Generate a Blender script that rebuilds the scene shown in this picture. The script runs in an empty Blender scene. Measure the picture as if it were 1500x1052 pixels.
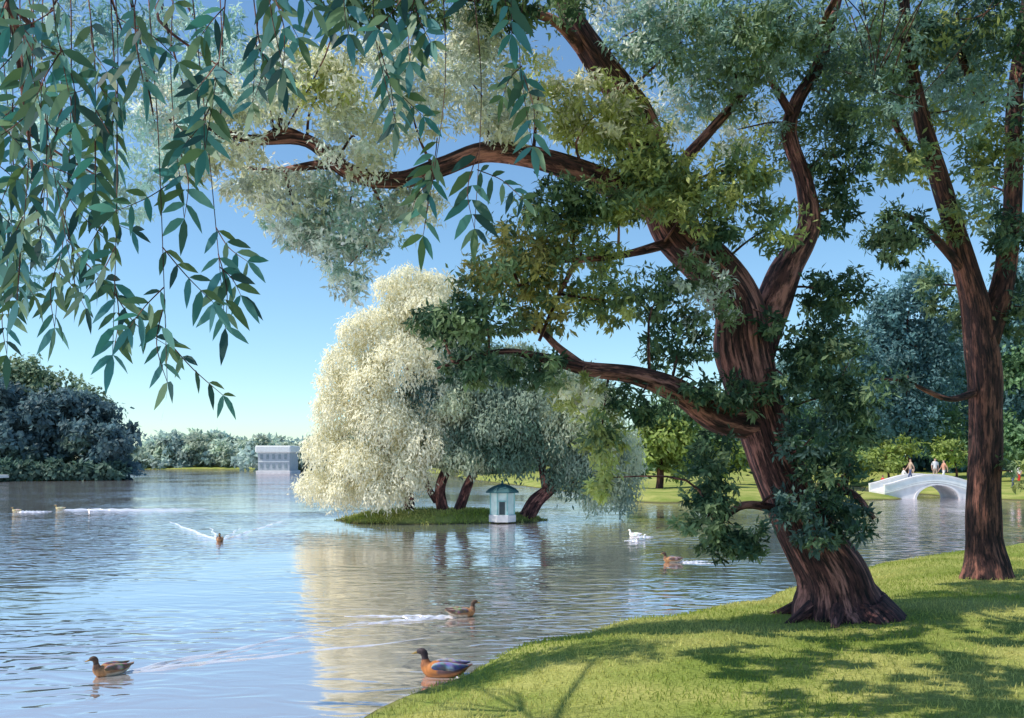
import bpy, math, numpy as np
from mathutils import Vector, Matrix
rng=np.random.default_rng(7)
F=1299.0; H=2.8; HY=670.0
scene=bpy.context.scene; COL=scene.collection
def W(px,py,d): return np.array([(px-750)/F*d, d, H-(py-HY)/F*d])
def nrm(v): return v/np.maximum(np.linalg.norm(v,axis=-1,keepdims=True),1e-9)
# ---------------- materials
def newmat(name):
    m=bpy.data.materials.new(name); m.use_nodes=True; nt=m.node_tree; nt.nodes.clear()
    o=nt.nodes.new('ShaderNodeOutputMaterial'); return m,nt,o
def N(nt,t,**k):
    n=nt.nodes.new(t)
    for a,b in k.items():
        if a.startswith('_'): setattr(n,a[1:],b)
        else: n.inputs[a.replace('__',' ')].default_value=b
    return n
def L(nt,a,b): nt.links.new(a,b)
def plain(name,c,rough=.7,var=.25,scale=3,bump=.2):
    m,nt,o=newmat(name); p=N(nt,'ShaderNodeBsdfPrincipled',Roughness=rough)
    tc=N(nt,'ShaderNodeTexCoord'); n=N(nt,'ShaderNodeTexNoise',Scale=scale,Detail=6.0)
    L(nt,tc.outputs['Object'],n.inputs['Vector'])
    r=N(nt,'ShaderNodeValToRGB'); r.color_ramp.elements[0].position=.3; r.color_ramp.elements[1].position=.7
    r.color_ramp.elements[0].color=tuple(x*(1-var) for x in c)+(1,); r.color_ramp.elements[1].color=tuple(min(1,x*(1+var)) for x in c)+(1,)
    L(nt,n.outputs['Fac'],r.inputs['Fac']); L(nt,r.outputs['Color'],p.inputs['Base Color'])
    b=N(nt,'ShaderNodeBump',Strength=bump,Distance=.02); L(nt,n.outputs['Fac'],b.inputs['Height']); L(nt,b.outputs[0],p.inputs['Normal'])
    L(nt,p.outputs[0],o.inputs[0]); return m
def attrmat(name,rough=.6,trans=0.0):
    m,nt,o=newmat(name); a=N(nt,'ShaderNodeAttribute',_attribute_name='col')
    p=N(nt,'ShaderNodeBsdfPrincipled',Roughness=rough); p.inputs['Specular IOR Level'].default_value=.25
    L(nt,a.outputs['Color'],p.inputs['Base Color'])
    if trans>0:
        t=N(nt,'ShaderNodeBsdfTranslucent'); mx=N(nt,'ShaderNodeMixShader',Fac=trans)
        g=N(nt,'ShaderNodeHueSaturation',Saturation=1.15,Value=1.3); L(nt,a.outputs['Color'],g.inputs['Color']); L(nt,g.outputs[0],t.inputs['Color'])
        L(nt,p.outputs[0],mx.inputs[1]); L(nt,t.outputs[0],mx.inputs[2]); L(nt,mx.outputs[0],o.inputs[0])
    else: L(nt,p.outputs[0],o.inputs[0])
    return m
M_LEAF=attrmat('leaf',.55,.35); M_PAINT=attrmat('painted_attribute',.6)
def barkmat(name,c1,c2,c_sunlit):
    m,nt,o=newmat(name); a=N(nt,'ShaderNodeAttribute',_attribute_name='bark')
    n=N(nt,'ShaderNodeTexNoise',Scale=9.0,Detail=8.0,Roughness=.65); L(nt,a.outputs['Vector'],n.inputs['Vector'])
    n2=N(nt,'ShaderNodeTexNoise',Scale=3.2,Detail=5.0,Roughness=.7); L(nt,a.outputs['Vector'],n2.inputs['Vector'])
    r=N(nt,'ShaderNodeValToRGB'); e=r.color_ramp.elements; e[0].position=.36;e[0].color=c1+(1,); e[1].position=.6; e[1].color=c2+(1,)
    L(nt,n.outputs['Fac'],r.inputs['Fac'])
    r2=N(nt,'ShaderNodeValToRGB'); e=r2.color_ramp.elements; e[0].position=.5; e[0].color=(0,0,0,1); e[1].position=.58; e[1].color=(1,1,1,1)
    L(nt,n2.outputs['Fac'],r2.inputs['Fac'])
    mx=N(nt,'ShaderNodeMixRGB'); L(nt,r2.outputs[0],mx.inputs[0]); L(nt,r.outputs[0],mx.inputs[1]); mx.inputs[2].default_value=c_sunlit+(1,)  # sunlit pink patches painted into the bark colour
    mu=N(nt,'ShaderNodeMixRGB',_blend_type='MULTIPLY',Fac=.75); L(nt,mx.outputs[0],mu.inputs[1]); 
    r3=N(nt,'ShaderNodeValToRGB'); r3.color_ramp.elements[0].position=.35; r3.color_ramp.elements[1].position=.55; L(nt,n.outputs['Fac'],r3.inputs['Fac']); L(nt,r3.outputs[0],mu.inputs[2])
    p=N(nt,'ShaderNodeBsdfPrincipled',Roughness=.9); L(nt,mu.outputs[0],p.inputs['Base Color'])
    b=N(nt,'ShaderNodeBump',Strength=.9,Distance=.07); L(nt,n.outputs['Fac'],b.inputs['Height']); L(nt,b.outputs[0],p.inputs['Normal'])
    L(nt,p.outputs[0],o.inputs[0]); return m
M_BARK=barkmat('willow_bark',(.025,.011,.016),(.13,.048,.046),(.55,.23,.19))
M_BARK2=barkmat('dark_bark',(.02,.009,.010),(.08,.032,.028),(.30,.12,.085))
# ---------------- mesh helpers
def mesh_obj(name,verts,faces,mat=None,cols=None,bark=None,smooth=False,parent=None,loc=None):
    me=bpy.data.meshes.new(name); verts=np.asarray(verts,dtype=float)
    off=np.zeros(3) if loc is None else np.array(loc,dtype=float)
    me.from_pydata((verts-off).tolist(),[],faces if isinstance(faces,list) else faces.tolist())
    me.update()
    if cols is not None:
        a=me.color_attributes.new('col','FLOAT_COLOR','POINT'); c=np.ones((len(verts),4)); c[:,:3]=cols; a.data.foreach_set('color',c.ravel())
    if bark is not None:
        a=me.attributes.new('bark','FLOAT_VECTOR','POINT'); a.data.foreach_set('vector',np.asarray(bark).ravel())
    if smooth: me.polygons.foreach_set('use_smooth',[True]*len(me.polygons))
    if mat: me.materials.append(mat)
    o=bpy.data.objects.new(name,me); COL.objects.link(o); o.location=off
    if parent is not None:
        o.parent=parent; o.location=off-np.array(parent.location)
    return o
def empty(name,loc,label=None,cat=None,group=None):
    e=bpy.data.objects.new(name,None); e.location=loc; e.empty_display_size=.3; COL.objects.link(e)
    if label: e['label']=label
    if cat: e['category']=cat
    if group: e['group']=group
    return e
def tag(o,label,cat,group=None,kind=None):
    o['label']=label; o['category']=cat
    if group: o['group']=group
    if kind: o['kind']=kind
class Tubes:
    def __init__(s): s.v=[];s.f=[];s.b=[];s.n=0;s.sk=[]
    def add(s,pts,rad,sides=12,sub=6,ridge=.08,keep=True,wig=.1):
        P=np.array(pts,float); R=np.array(rad,float); n=len(P)
        if n>2:
            ts=np.linspace(0,n-1,(n-1)*sub+1); out=[];ro=[]
            for t in ts:
                i=min(int(t),n-2);u=t-i
                p0=P[max(i-1,0)];p1=P[i];p2=P[i+1];p3=P[min(i+2,n-1)]
                out.append(.5*((2*p1)+(-p0+p2)*u+(2*p0-5*p1+4*p2-p3)*u*u+(-p0+3*p1-3*p2+p3)*u**3)); ro.append(R[i]*(1-u)+R[i+1]*u)
            P=np.array(out);R=np.array(ro)
        if ridge>.04:
            w=np.linspace(0,len(P)/9.,len(P))[:,None]; P=P+R[:,None]*wig*np.sin(w*np.array([3.1,2.3,2.7])+rng.uniform(0,6,3))*np.minimum(1,np.arange(len(P))[:,None]/8)
        if keep: s.sk.append(P)
        n=len(P); T=nrm(np.gradient(P,axis=0)); ref=np.array([0.3,1,0.1]); 
        a=nrm(np.cross(T[0],ref)); A=[a]
        for i in range(1,n): a=nrm(A[-1]-T[i]*np.dot(A[-1],T[i])); A.append(a)
        A=np.array(A);B=np.cross(T,A)
        ang=np.linspace(0,2*np.pi,sides,endpoint=False); ph=rng.uniform(0,6,4)
        ln=np.concatenate([[0],np.cumsum(np.linalg.norm(np.diff(P,axis=0),axis=1))])
        aa,ll=np.meshgrid(ang,ln)
        kn=1+ridge*.6*np.sin(ln*6/(1+R.max()*2)+ph[3])[:,None]*np.sin(aa+ln[:,None]*2)
        rr=R[:,None]*kn*(1+ridge*(np.sin(5*aa+ph[0]+ll*1.0/(1+R.max()))+.7*np.sin(3*aa+ph[1]-ll*.6)+.7*np.sin(9*aa+ph[2]+ll*.5)+.35*np.sin(ll*5+ph[3]+2*aa)))
        V=P[:,None,:]+rr[...,None]*(np.cos(aa)[...,None]*A[:,None,:]+np.sin(aa)[...,None]*B[:,None,:])
        Bk=np.stack([np.cos(aa)*R.max()*1.3,np.sin(aa)*R.max()*1.3,ll*.4+ph[0]],-1)
        s.v.append(V.reshape(-1,3)); s.b.append(Bk.reshape(-1,3))
        for i in range(n-1):
            for j in range(sides):
                k=(j+1)%sides; b0=s.n+i*sides; s.f.append([b0+j,b0+k,b0+sides+k,b0+sides+j])
        s.f.append([s.n+j for j in range(sides)][::-1]); s.f.append([s.n+(n-1)*sides+j for j in range(sides)]); s.n+=n*sides
    def near(s,p):
        A=np.concatenate(s.sk); i=np.argmin(np.linalg.norm(A-p,axis=1)+.6*np.maximum(A[:,2]-p[2],0)); return A[i]
    def twig(s,p,r=.03):
        q=s.near(p); m=(p+q)/2+rng.normal(0,.12,3)*np.linalg.norm(p-q); m[2]+=.1
        s.add([q,m,p],[r,r*.7,r*.3],sides=6,sub=4,ridge=.02,keep=False)
    def obj(s,name,mat,parent): return mesh_obj(name,np.concatenate(s.v),s.f,mat,bark=np.concatenate(s.b),smooth=True,parent=parent)
class Leaves:
    def __init__(s): s.P=[];s.A=[];s.Nn=[];s.Ln=[];s.C=[];s.Wd=[]
    def add(s,P,A,Nn,Ln,C,wd=.36):
        s.P.append(P);s.A.append(A);s.Nn.append(Nn);s.Ln.append(Ln);s.C.append(C);s.Wd.append(np.full(len(P),wd))
    def clump(s,c,r,n,col,leaf=.2,k=None,droop=.3,wd=.36,gap=.24,col2=None,per=30):
        c=np.array(c);r=np.array(r)*np.ones(3); k=k or max(4,n//per); m=max(3,n//k)
        d=nrm(rng.normal(size=(k,3))); rad=rng.uniform(.1,1,(k,1))**.5
        sub=c+d*r*rad; br=rng.uniform(.65,1.35,k); mixv=rng.random(k)
        cc=np.array(col)[None,:]*br[:,None]
        if col2 is not None:
            w=(mixv>.6)[:,None]; cc=np.where(w,np.array(col2)[None,:]*br[:,None],cc)
        D=np.repeat(d,m,0); S=np.repeat(sub,m,0)
        loc=nrm(rng.normal(size=(k*m,3)))*rng.uniform(.1,1.2,(k*m,1))
        P=S+loc*gap*r.mean()*np.array([1.2,1.2,.8])*np.repeat(rng.uniform(.5,1.6,(k,1)),m,0)
        A=nrm(rng.normal(size=P.shape)*.6+D*.2+loc*.2+np.array([0,0,-droop])); 
        Nn=nrm(D*.9+loc*.5+np.array([0,0,.5])+rng.normal(size=P.shape)*.3)
        C=np.minimum(np.repeat(cc,m,0)*rng.uniform(.85,1.15,(k*m,1)),.88)
        s.add(P,A,Nn,leaf*rng.uniform(.6,1.3,k*m),C,wd)
    def weep(s,c,r,n,col,leaf=.3,tail=1.5,zmin=.1,k=12,wd=.34):
        c=np.array(c);r=np.array(r); ns=max(3,n//k); d=nrm(rng.normal(size=(ns,3))+np.array([0,0,.35]))
        st=c+d*r*(rng.uniform(.6,1,(ns,1))**.4)*(1+.16*np.sin(d[:,:1]*9+c[0])*np.cos(d[:,2:]*8))
        t=np.linspace(0,1,k)[None,:]*rng.uniform(.2,1,(ns,1))*tail
        P=np.repeat(st,k,0).reshape(ns,k,3).copy(); P[...,2]-=t; P[...,:2]+=d[:,None,:2]*np.sqrt(t)[...,None]*.12
        P=P.reshape(-1,3)+rng.normal(0,.11,(ns*k,3)); D=np.repeat(d,k,0)
        ok=P[:,2]>zmin+.35*rng.random(len(P)); P=P[ok];D=D[ok]
        A=nrm(rng.normal(size=P.shape)*.5+D*.25+np.array([0,0,-.8])); Nn=nrm(D*1.3+np.array([0,0,.5])+rng.normal(size=P.shape)*.2)
        br=np.repeat(rng.uniform(.9,1.08,ns),k)[ok]*rng.uniform(.95,1.05,len(P))
        s.add(P,A,Nn,leaf*rng.uniform(.6,1.3,len(P)),np.array(col)[None,:]*br[:,None],wd)
    def obj(s,name,parent=None,mat=None):
        P=np.concatenate(s.P);A=np.concatenate(s.A);Nn=np.concatenate(s.Nn);Ln=np.concatenate(s.Ln)[:,None];C=np.concatenate(s.C);Wd=np.concatenate(s.Wd)[:,None]
        S=nrm(np.cross(A,Nn)); Nn=np.cross(S,A)
        V=np.stack([P,P+A*.45*Ln+S*Ln*Wd*.5,P+A*Ln-Nn*Ln*.12,P+A*.45*Ln-S*Ln*Wd*.5],1).reshape(-1,3)
        n=len(P); Fc=np.arange(4*n).reshape(n,4)
        return mesh_obj(name,V,Fc,mat or M_LEAF,cols=np.repeat(C,4,0),parent=parent)
# ---------------- terrain
LAKE=np.array([(-60,-12),(-14,1.0),(-8,3.5),(-4.5,6),(-2.6,8),(-1.58,9.35),(-1.07,10.66),(-.46,11.9),(1.08,14),(3.03,15.7),(4.6,17),(6.5,19.4),(10,23.4),(14.3,26.5),(20,29),(30,31.5),(50,34),(90,36),
 (90,61),(50,58),(34,57),(31.3,59),(30.7,62),(31,70),(34,95),(29,96),(27,75),(27,62),(25.8,58.5),(20,57),(14,55),(9,54),(6.5,57),(5,70),(-5,110),(-12,150),(-28,158),(-50,197),(-95,206),(-80,150),(-55,125),(-48,113),(-48,107),(-60,102),(-90,98),(-160,90),(-160,-20)],float)
def sdist(x,y):
    x=np.atleast_1d(x).astype(float);y=np.atleast_1d(y).astype(float); n=len(LAKE)
    best=np.full(x.shape,1e9); ins=np.zeros(x.shape,bool)
    for i in range(n):
        ax,ay=LAKE[i];bx,by=LAKE[(i+1)%n]; dx,dy=bx-ax,by-ay
        t=np.clip(((x-ax)*dx+(y-ay)*dy)/(dx*dx+dy*dy),0,1); best=np.minimum(best,np.hypot(x-ax-t*dx,y-ay-t*dy))
        c=((ay>y)!=(by>y)); xi=ax+(y-ay)*dx/(dy if abs(dy)>1e-9 else 1e-9); ins^=c&(x<xi)
    return np.where(ins,-best,best)
def height(x,y):
    s=sdist(x,y); x=np.atleast_1d(x);y=np.atleast_1d(y)
    s=s+.10*np.sin(x*2.3+y*1.1)+.07*np.sin(x*4.7-y*3.1)
    up=.42*(1-np.exp(-np.maximum(s,0)/1.1))+np.minimum(np.maximum(s,0)*.02,1.5)
    z=np.where(s>0,up,-np.minimum(.9,-s*.35))
    return z+np.where(s>.3,.035*np.sin(x*.9+1.3*np.sin(y*.6))+.025*np.sin(y*1.7+x*.5),0)
def hz(x,y): return float(height(x,y)[0])
us=np.linspace(-5.0,5.0,300); gx=2+8*np.sinh(us); gy=14+8*np.sinh(np.linspace(-2.2,5.0,260))
X,Y=np.meshgrid(gx,gy); Z=height(X.ravel(),Y.ravel())
V=np.stack([X.ravel(),Y.ravel(),Z],1); nx=len(gx);ny=len(gy)
I=np.arange(nx*ny).reshape(ny,nx); Fc=np.stack([I[:-1,:-1],I[:-1,1:],I[1:,1:],I[1:,:-1]],-1).reshape(-1,4)
m,nt,o=newmat('lawn'); tc=N(nt,'ShaderNodeTexCoord')
n1=N(nt,'ShaderNodeTexNoise',Scale=.8,Detail=5.0); n2=N(nt,'ShaderNodeTexNoise',Scale=25.0,Detail=4.0)
for n_ in (n1,n2): L(nt,tc.outputs['Object'],n_.inputs['Vector'])
r=N(nt,'ShaderNodeValToRGB'); e=r.color_ramp.elements; e[0].position=.35; e[0].color=(.22,.28,.06,1); e[1].position=.65; e[1].color=(.42,.41,.13,1)
L(nt,n1.outputs['Fac'],r.inputs['Fac'])
mu=N(nt,'ShaderNodeMixRGB',_blend_type='MULTIPLY',Fac=.7); r2=N(nt,'ShaderNodeValToRGB'); r2.color_ramp.elements[0].position=.3; r2.color_ramp.elements[0].color=(.45,.5,.4,1); r2.color_ramp.elements[1].position=.6
L(nt,n2.outputs['Fac'],r2.inputs['Fac']); L(nt,r.outputs[0],mu.inputs[1]); L(nt,r2.outputs[0],mu.inputs[2])
sx=N(nt,'ShaderNodeSeparateXYZ'); L(nt,tc.outputs['Object'],sx.inputs[0])
mr=N(nt,'ShaderNodeMapRange'); mr.inputs['From Min'].default_value=0.0; mr.inputs['From Max'].default_value=.12; L(nt,sx.outputs['Z'],mr.inputs['Value'])
mx=N(nt,'ShaderNodeMixRGB'); L(nt,mr.outputs[0],mx.inputs[0]); mx.inputs[1].default_value=(.07,.06,.03,1); L(nt,mu.outputs[0],mx.inputs[2])
p=N(nt,'ShaderNodeBsdfPrincipled',Roughness=.95); p.inputs['Specular IOR Level'].default_value=.1; L(nt,mx.outputs[0],p.inputs['Base Color'])
b=N(nt,'ShaderNodeBump',Strength=.6,Distance=.05); L(nt,n2.outputs['Fac'],b.inputs['Height']); L(nt,b.outputs[0],p.inputs['Normal']); L(nt,p.outputs[0],o.inputs[0]); M_LAWN=m
g=mesh_obj('ground',V,Fc,M_LAWN,smooth=True); tag(g,'grassy park ground sloping gently down to the pond','ground',kind='structure')
# ---------------- water (sheet + wake ridges)
wv=[(-1200,-150,0),(1200,-150,0),(1200,1500,0),(-1200,1500,0)]; wf=[[0,1,2,3]]
def ridge(p0,p1,w0,w1,h):
    p0=np.array(p0,float);p1=np.array(p1,float); d=nrm(p1-p0); s=np.array([-d[1],d[0]]); n=60; b=len(wv); ph=rng.uniform(0,6)
    for i in range(n):
        t=i/(n-1); c=p0+(p1-p0)*t+s*.04*math.sin(t*17+ph); w=(w0+(w1-w0)*t)*(.6+.4*math.sin(t*37+ph))*(1-t**4); hh=h*(1-t)**.6*(.75+.25*math.sin(t*61))*min(1,t*8+.2)
        for j in range(7):
            u=j/3-1; q=c+s*u*w; wv.append((q[0],q[1],-.004+(hh+.004)*math.cos(u*math.pi/2)**2))
    for i in range(n-1):
        for j in range(6): a=b+i*7+j; wf.append([a,a+1,a+8,a+7])
def wake(x,y,hd,Ln,w=.07,h=.035,sp=.28):
    for sg in (-1,1):
        a=math.radians(hd)+math.pi+sg*sp; ridge((x+.1*math.cos(a),y+.1*math.sin(a)),(x+Ln*math.cos(a),y+Ln*math.sin(a)),w,w*1.8,h)
        a2=math.radians(hd)+math.pi+sg*sp*.4; ridge((x+.25*math.cos(a2),y+.25*math.sin(a2)),(x+Ln*.6*math.cos(a2),y+Ln*.6*math.sin(a2)),w*.6,w*.9,h*.6)
DUCKS=[ # px,py(waterline),heading,scale,palette,label,wake length,spread
 (163,988,222,.86,'hen','brown female duck swimming with head raised leaving a ripple',4.2,.2),
 (650,990,176,1.12,'drake','colourful drake with orange breast and blue wing near the bank',.9,.4),
 (676,903,10,.92,'hen','brown duck with pale belly swimming and looking ahead',1.9,.2),
 (322,793,-74,.95,'hen','small dark duck swimming ahead of a V-shaped wake',9.5,.24),
 (985,824,180,.9,'hen','brown duck floating near the grassy bank',1.0,.3),
 (930,786,150,.8,'white','white duck resting on calm water',.6,.3),
 (938,792,20,.7,'white','small white duck resting on calm water',.5,.3),
 (88,747,180,.9,'tan','pale tan duck swimming on green water',7.0,.12),
 (24,750,180,.8,'tan','pale tan duck swimming on green water',1.5,.3)]
DP=[]
for (px,py,hd,sc,pal,lab,wl,sp_) in DUCKS:
    d=H*F/(py-HY); x=(px-750)/F*d; DP.append((x,d)); wake(x,d,hd,wl*1.1,w=(.022+.0027*d),h=.014+.0014*d,sp=sp_)
def watermat(name,pale_wake):
    m,nt,o=newmat(name); tc=N(nt,'ShaderNodeTexCoord')
    mp=N(nt,'ShaderNodeMapping'); mp.inputs['Scale'].default_value=(.75,1.6,1); L(nt,tc.outputs['Object'],mp.inputs[0])
    w1=N(nt,'ShaderNodeTexNoise',Scale=1.6,Detail=1.5,Distortion=1.0); w2=N(nt,'ShaderNodeTexNoise',Scale=.35,Detail=2.0); w3=N(nt,'ShaderNodeTexNoise',Scale=.09,Detail=2.0)
    L(nt,mp.outputs[0],w1.inputs['Vector']);L(nt,mp.outputs[0],w2.inputs['Vector']);L(nt,tc.outputs['Object'],w3.inputs['Vector'])
    mrr=N(nt,'ShaderNodeMapRange'); mrr.inputs['From Min'].default_value=.42; mrr.inputs['From Max'].default_value=.58; mrr.inputs['To Min'].default_value=.2; mrr.inputs['To Max'].default_value=1.2; L(nt,w3.outputs['Fac'],mrr.inputs['Value'])
    ml=N(nt,'ShaderNodeMath',_operation='MULTIPLY'); L(nt,w1.outputs['Fac'],ml.inputs[0]); L(nt,mrr.outputs[0],ml.inputs[1])
    b1=N(nt,'ShaderNodeBump',Strength=.8,Distance=.06); L(nt,ml.outputs[0],b1.inputs['Height'])
    b2=N(nt,'ShaderNodeBump',Strength=.3,Distance=.05); L(nt,w2.outputs['Fac'],b2.inputs['Height']); L(nt,b1.outputs[0],b2.inputs['Normal'])
    df=N(nt,'ShaderNodeBsdfDiffuse'); df.inputs['Color'].default_value=(.42,.41,.42,1) if not pale_wake else (.85,.85,.9,1)  # wake ridges get a whiter diffuse base and less gloss
    gl=N(nt,'ShaderNodeBsdfGlossy',Roughness=.06); gl.inputs['Color'].default_value=(1.0,.93,.94,1); L(nt,b2.outputs[0],gl.inputs['Normal'])
    fr=N(nt,'ShaderNodeFresnel',IOR=1.7); L(nt,b2.outputs[0],fr.inputs['Normal'])
    mf=N(nt,'ShaderNodeMapRange'); mf.inputs['From Min'].default_value=.05; mf.inputs['From Max'].default_value=.45; mf.inputs['To Min'].default_value=.3 if not pale_wake else .2; mf.inputs['To Max'].default_value=.92 if not pale_wake else .5; L(nt,fr.outputs[0],mf.inputs['Value'])
    ms=N(nt,'ShaderNodeMixShader'); L(nt,mf.outputs[0],ms.inputs[0]); L(nt,df.outputs[0],ms.inputs[1]); L(nt,gl.outputs[0],ms.inputs[2]); L(nt,ms.outputs[0],o.inputs[0]); return m
wo=mesh_obj('water',wv,wf,watermat('pond_water',False),smooth=True); wo.data.materials.append(watermat('wake_water',True))
wo.data.polygons.foreach_set('material_index',[0]+[1]*(len(wf)-1)); tag(wo,'calm rippled pond water reflecting sky and willows','water',kind='structure')
# ---------------- island
n=64; vs=[];fs=[]; rings=14; ic=(-3.35,39.2)
for i in range(rings+1):
    t=i/rings
    for j in range(n):
        a=2*math.pi*j/n; k=1+.07*math.sin(3*a+1)+.05*math.sin(7*a)+.03*math.sin(13*a)
        vs.append((ic[0]+t*5.1*k*math.cos(a),ic[1]+t*2.4*k*math.sin(a),-.25+.75*(1-t**3)+.03*math.sin(a*9+t*20)))
for i in range(rings):
    for j in range(n): fs.append([i*n+j,(i+1)*n+j,(i+1)*n+(j+1)%n,i*n+(j+1)%n])
io=mesh_obj('island',vs,fs,M_LAWN,smooth=True); tag(io,'low grassy island in the pond carrying willows and a duck house','island',kind='structure')
# ---------------- palettes; lit patches of the crown put into cream and olive leaf colours
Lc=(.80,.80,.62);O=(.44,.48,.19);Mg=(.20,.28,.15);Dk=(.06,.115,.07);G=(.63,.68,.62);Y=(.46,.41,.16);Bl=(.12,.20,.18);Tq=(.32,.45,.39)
# ---------------- big willow
bx,by=4.93,13.3; bz=hz(bx,by); E=empty('willow_tree',(bx,by,bz-.1),'large gnarled willow with forked trunk leaning over the grassy bank','tree')
T=Tubes(); D=13.3
def limb(l,sides=14,ridge=.07,T=T,k=.82): T.add([W(a,b_,d) for a,b_,r_,d in l],[r_*k/F*d for a,b_,r_,d in l],sides=sides,ridge=ridge)
limb([(1250,940,116,D),(1240,900,86,D),(1222,860,64,D),(1200,810,55,D),(1168,740,47,D),(1130,660,44,D),(1102,580,46,D),(1090,510,50,D),(1080,455,44,D),(1035,390,42,D),(990,335,40,D),(958,262,33,D),(928,170,30,D-.2),(880,90,26,D-.4),(835,20,20,D-.6),(800,-70,16,D-.8)],sides=40,ridge=.045)
limb([(1095,560,36,D+.1),(1118,480,36,D+.2),(1152,400,28,D+.3),(1186,335,20,D+.4),(1178,270,15,D+.5),(1156,200,13,D+.6),(1168,150,12,D+.7),(1200,90,10,D+.8),(1230,-20,8,D+1)])
limb([(985,300,16,D),(1000,245,12,D-.1),(1042,190,9,D),(1095,130,7,D+.2),(1140,70,4.5,D+.4),(1160,10,3,D+.5)],10)
limb([(975,310,30,D),(930,285,24,D-.3),(870,262,21,D-.6),(780,232,19,D-1),(710,222,18,D-1.2),(645,244,17,D-1.3),(585,264,15,D-1.4),(515,252,14,D-1.5),(450,205,11,D-1.6),(370,205,8,D-1.8),(310,190,6,D-1.9),(250,182,3,D-2)])
limb([(540,262,10,D-1.45),(480,240,9,D-1.3),(405,250,5,D-1.2),(350,245,3,D-1.1)],8)
limb([(450,205,8,D-1.6),(410,190,6,D-1.7),(360,215,4,D-1.9),(300,185,3,D-2)],8)
limb([(1110,620,34,D),(1050,610,26,D-.3),(990,570,21,D-.6),(930,550,16,D-.9),(860,540,12,D-1.1),(790,522,8,D-1.3),(730,515,5,D-1.4),(640,540,2,D-1.5)])
limb([(860,540,8,D-1.1),(820,510,7,D-1),(785,482,5,D-.9),(740,490,3,D-.8)],8)
limb([(1000,350,12,D),(930,370,7,D-.5),(860,380,5,D-.8),(820,385,4,D-1),(760,420,3,D-1.2)],8)
limb([(840,390,5,D-.9),(815,440,4,D-1),(790,500,3,D-1)],6)
limb([(850,70,12,D-.5),(810,30,9,D-1),(740,10,6,D-1.4),(650,-10,4,D-2)],8)
limb([(1160,170,8,D+.6),(1120,100,6,D+.4),(1080,30,4,D+.2)],8)
limb([(1150,750,10,D),(1090,740,7,D-.5),(1050,770,4,D-.7)],8)
limb([(1180,760,10,D),(1240,720,7,D-.5),(1280,760,4,D-.7)],8)
T.add([W(820,0,D-.7),(.6,10.8,9.6),(1.5,9,9.9),(3,7.4,9.8)],[.06,.045,.03,.02],sides=10,ridge=.05)
T.add([W(1190,60,D+.7),(4.9,11.6,9.9),(5.2,9.6,9.8),(6.4,7.8,9.6)],[.05,.04,.03,.02],sides=10,ridge=.05)
for a in (200,245,290,340,30,100,150):
    r0=.5; ca,sa=math.cos(math.radians(a)),math.sin(math.radians(a)); l=rng.uniform(.95,1.2)
    q=[(bx+ca*r0*.8,by+sa*r0*.8,bz+.22),(bx+ca*r0*1.35,by+sa*r0*1.35,bz+.06)]; x2,y2=bx+ca*l,by+sa*l; q.append((x2,y2,hz(x2,y2)-.08))
    T.add(q,[.14,.09,.03],sides=10,ridge=.03,keep=False)
C=Leaves()
def cl(px,py,rx,ry,n,col,d,col2=None,leaf=.2,droop=.35,tw=True,wd=.36):
    c=W(px,py,d); s=d/F; C.clump(c,(rx*s,max(.5,(rx+ry)*.45*s),ry*s),n,col,leaf,droop=droop,col2=col2,wd=wd)
    if tw: T.twig(c,.024)
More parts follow.
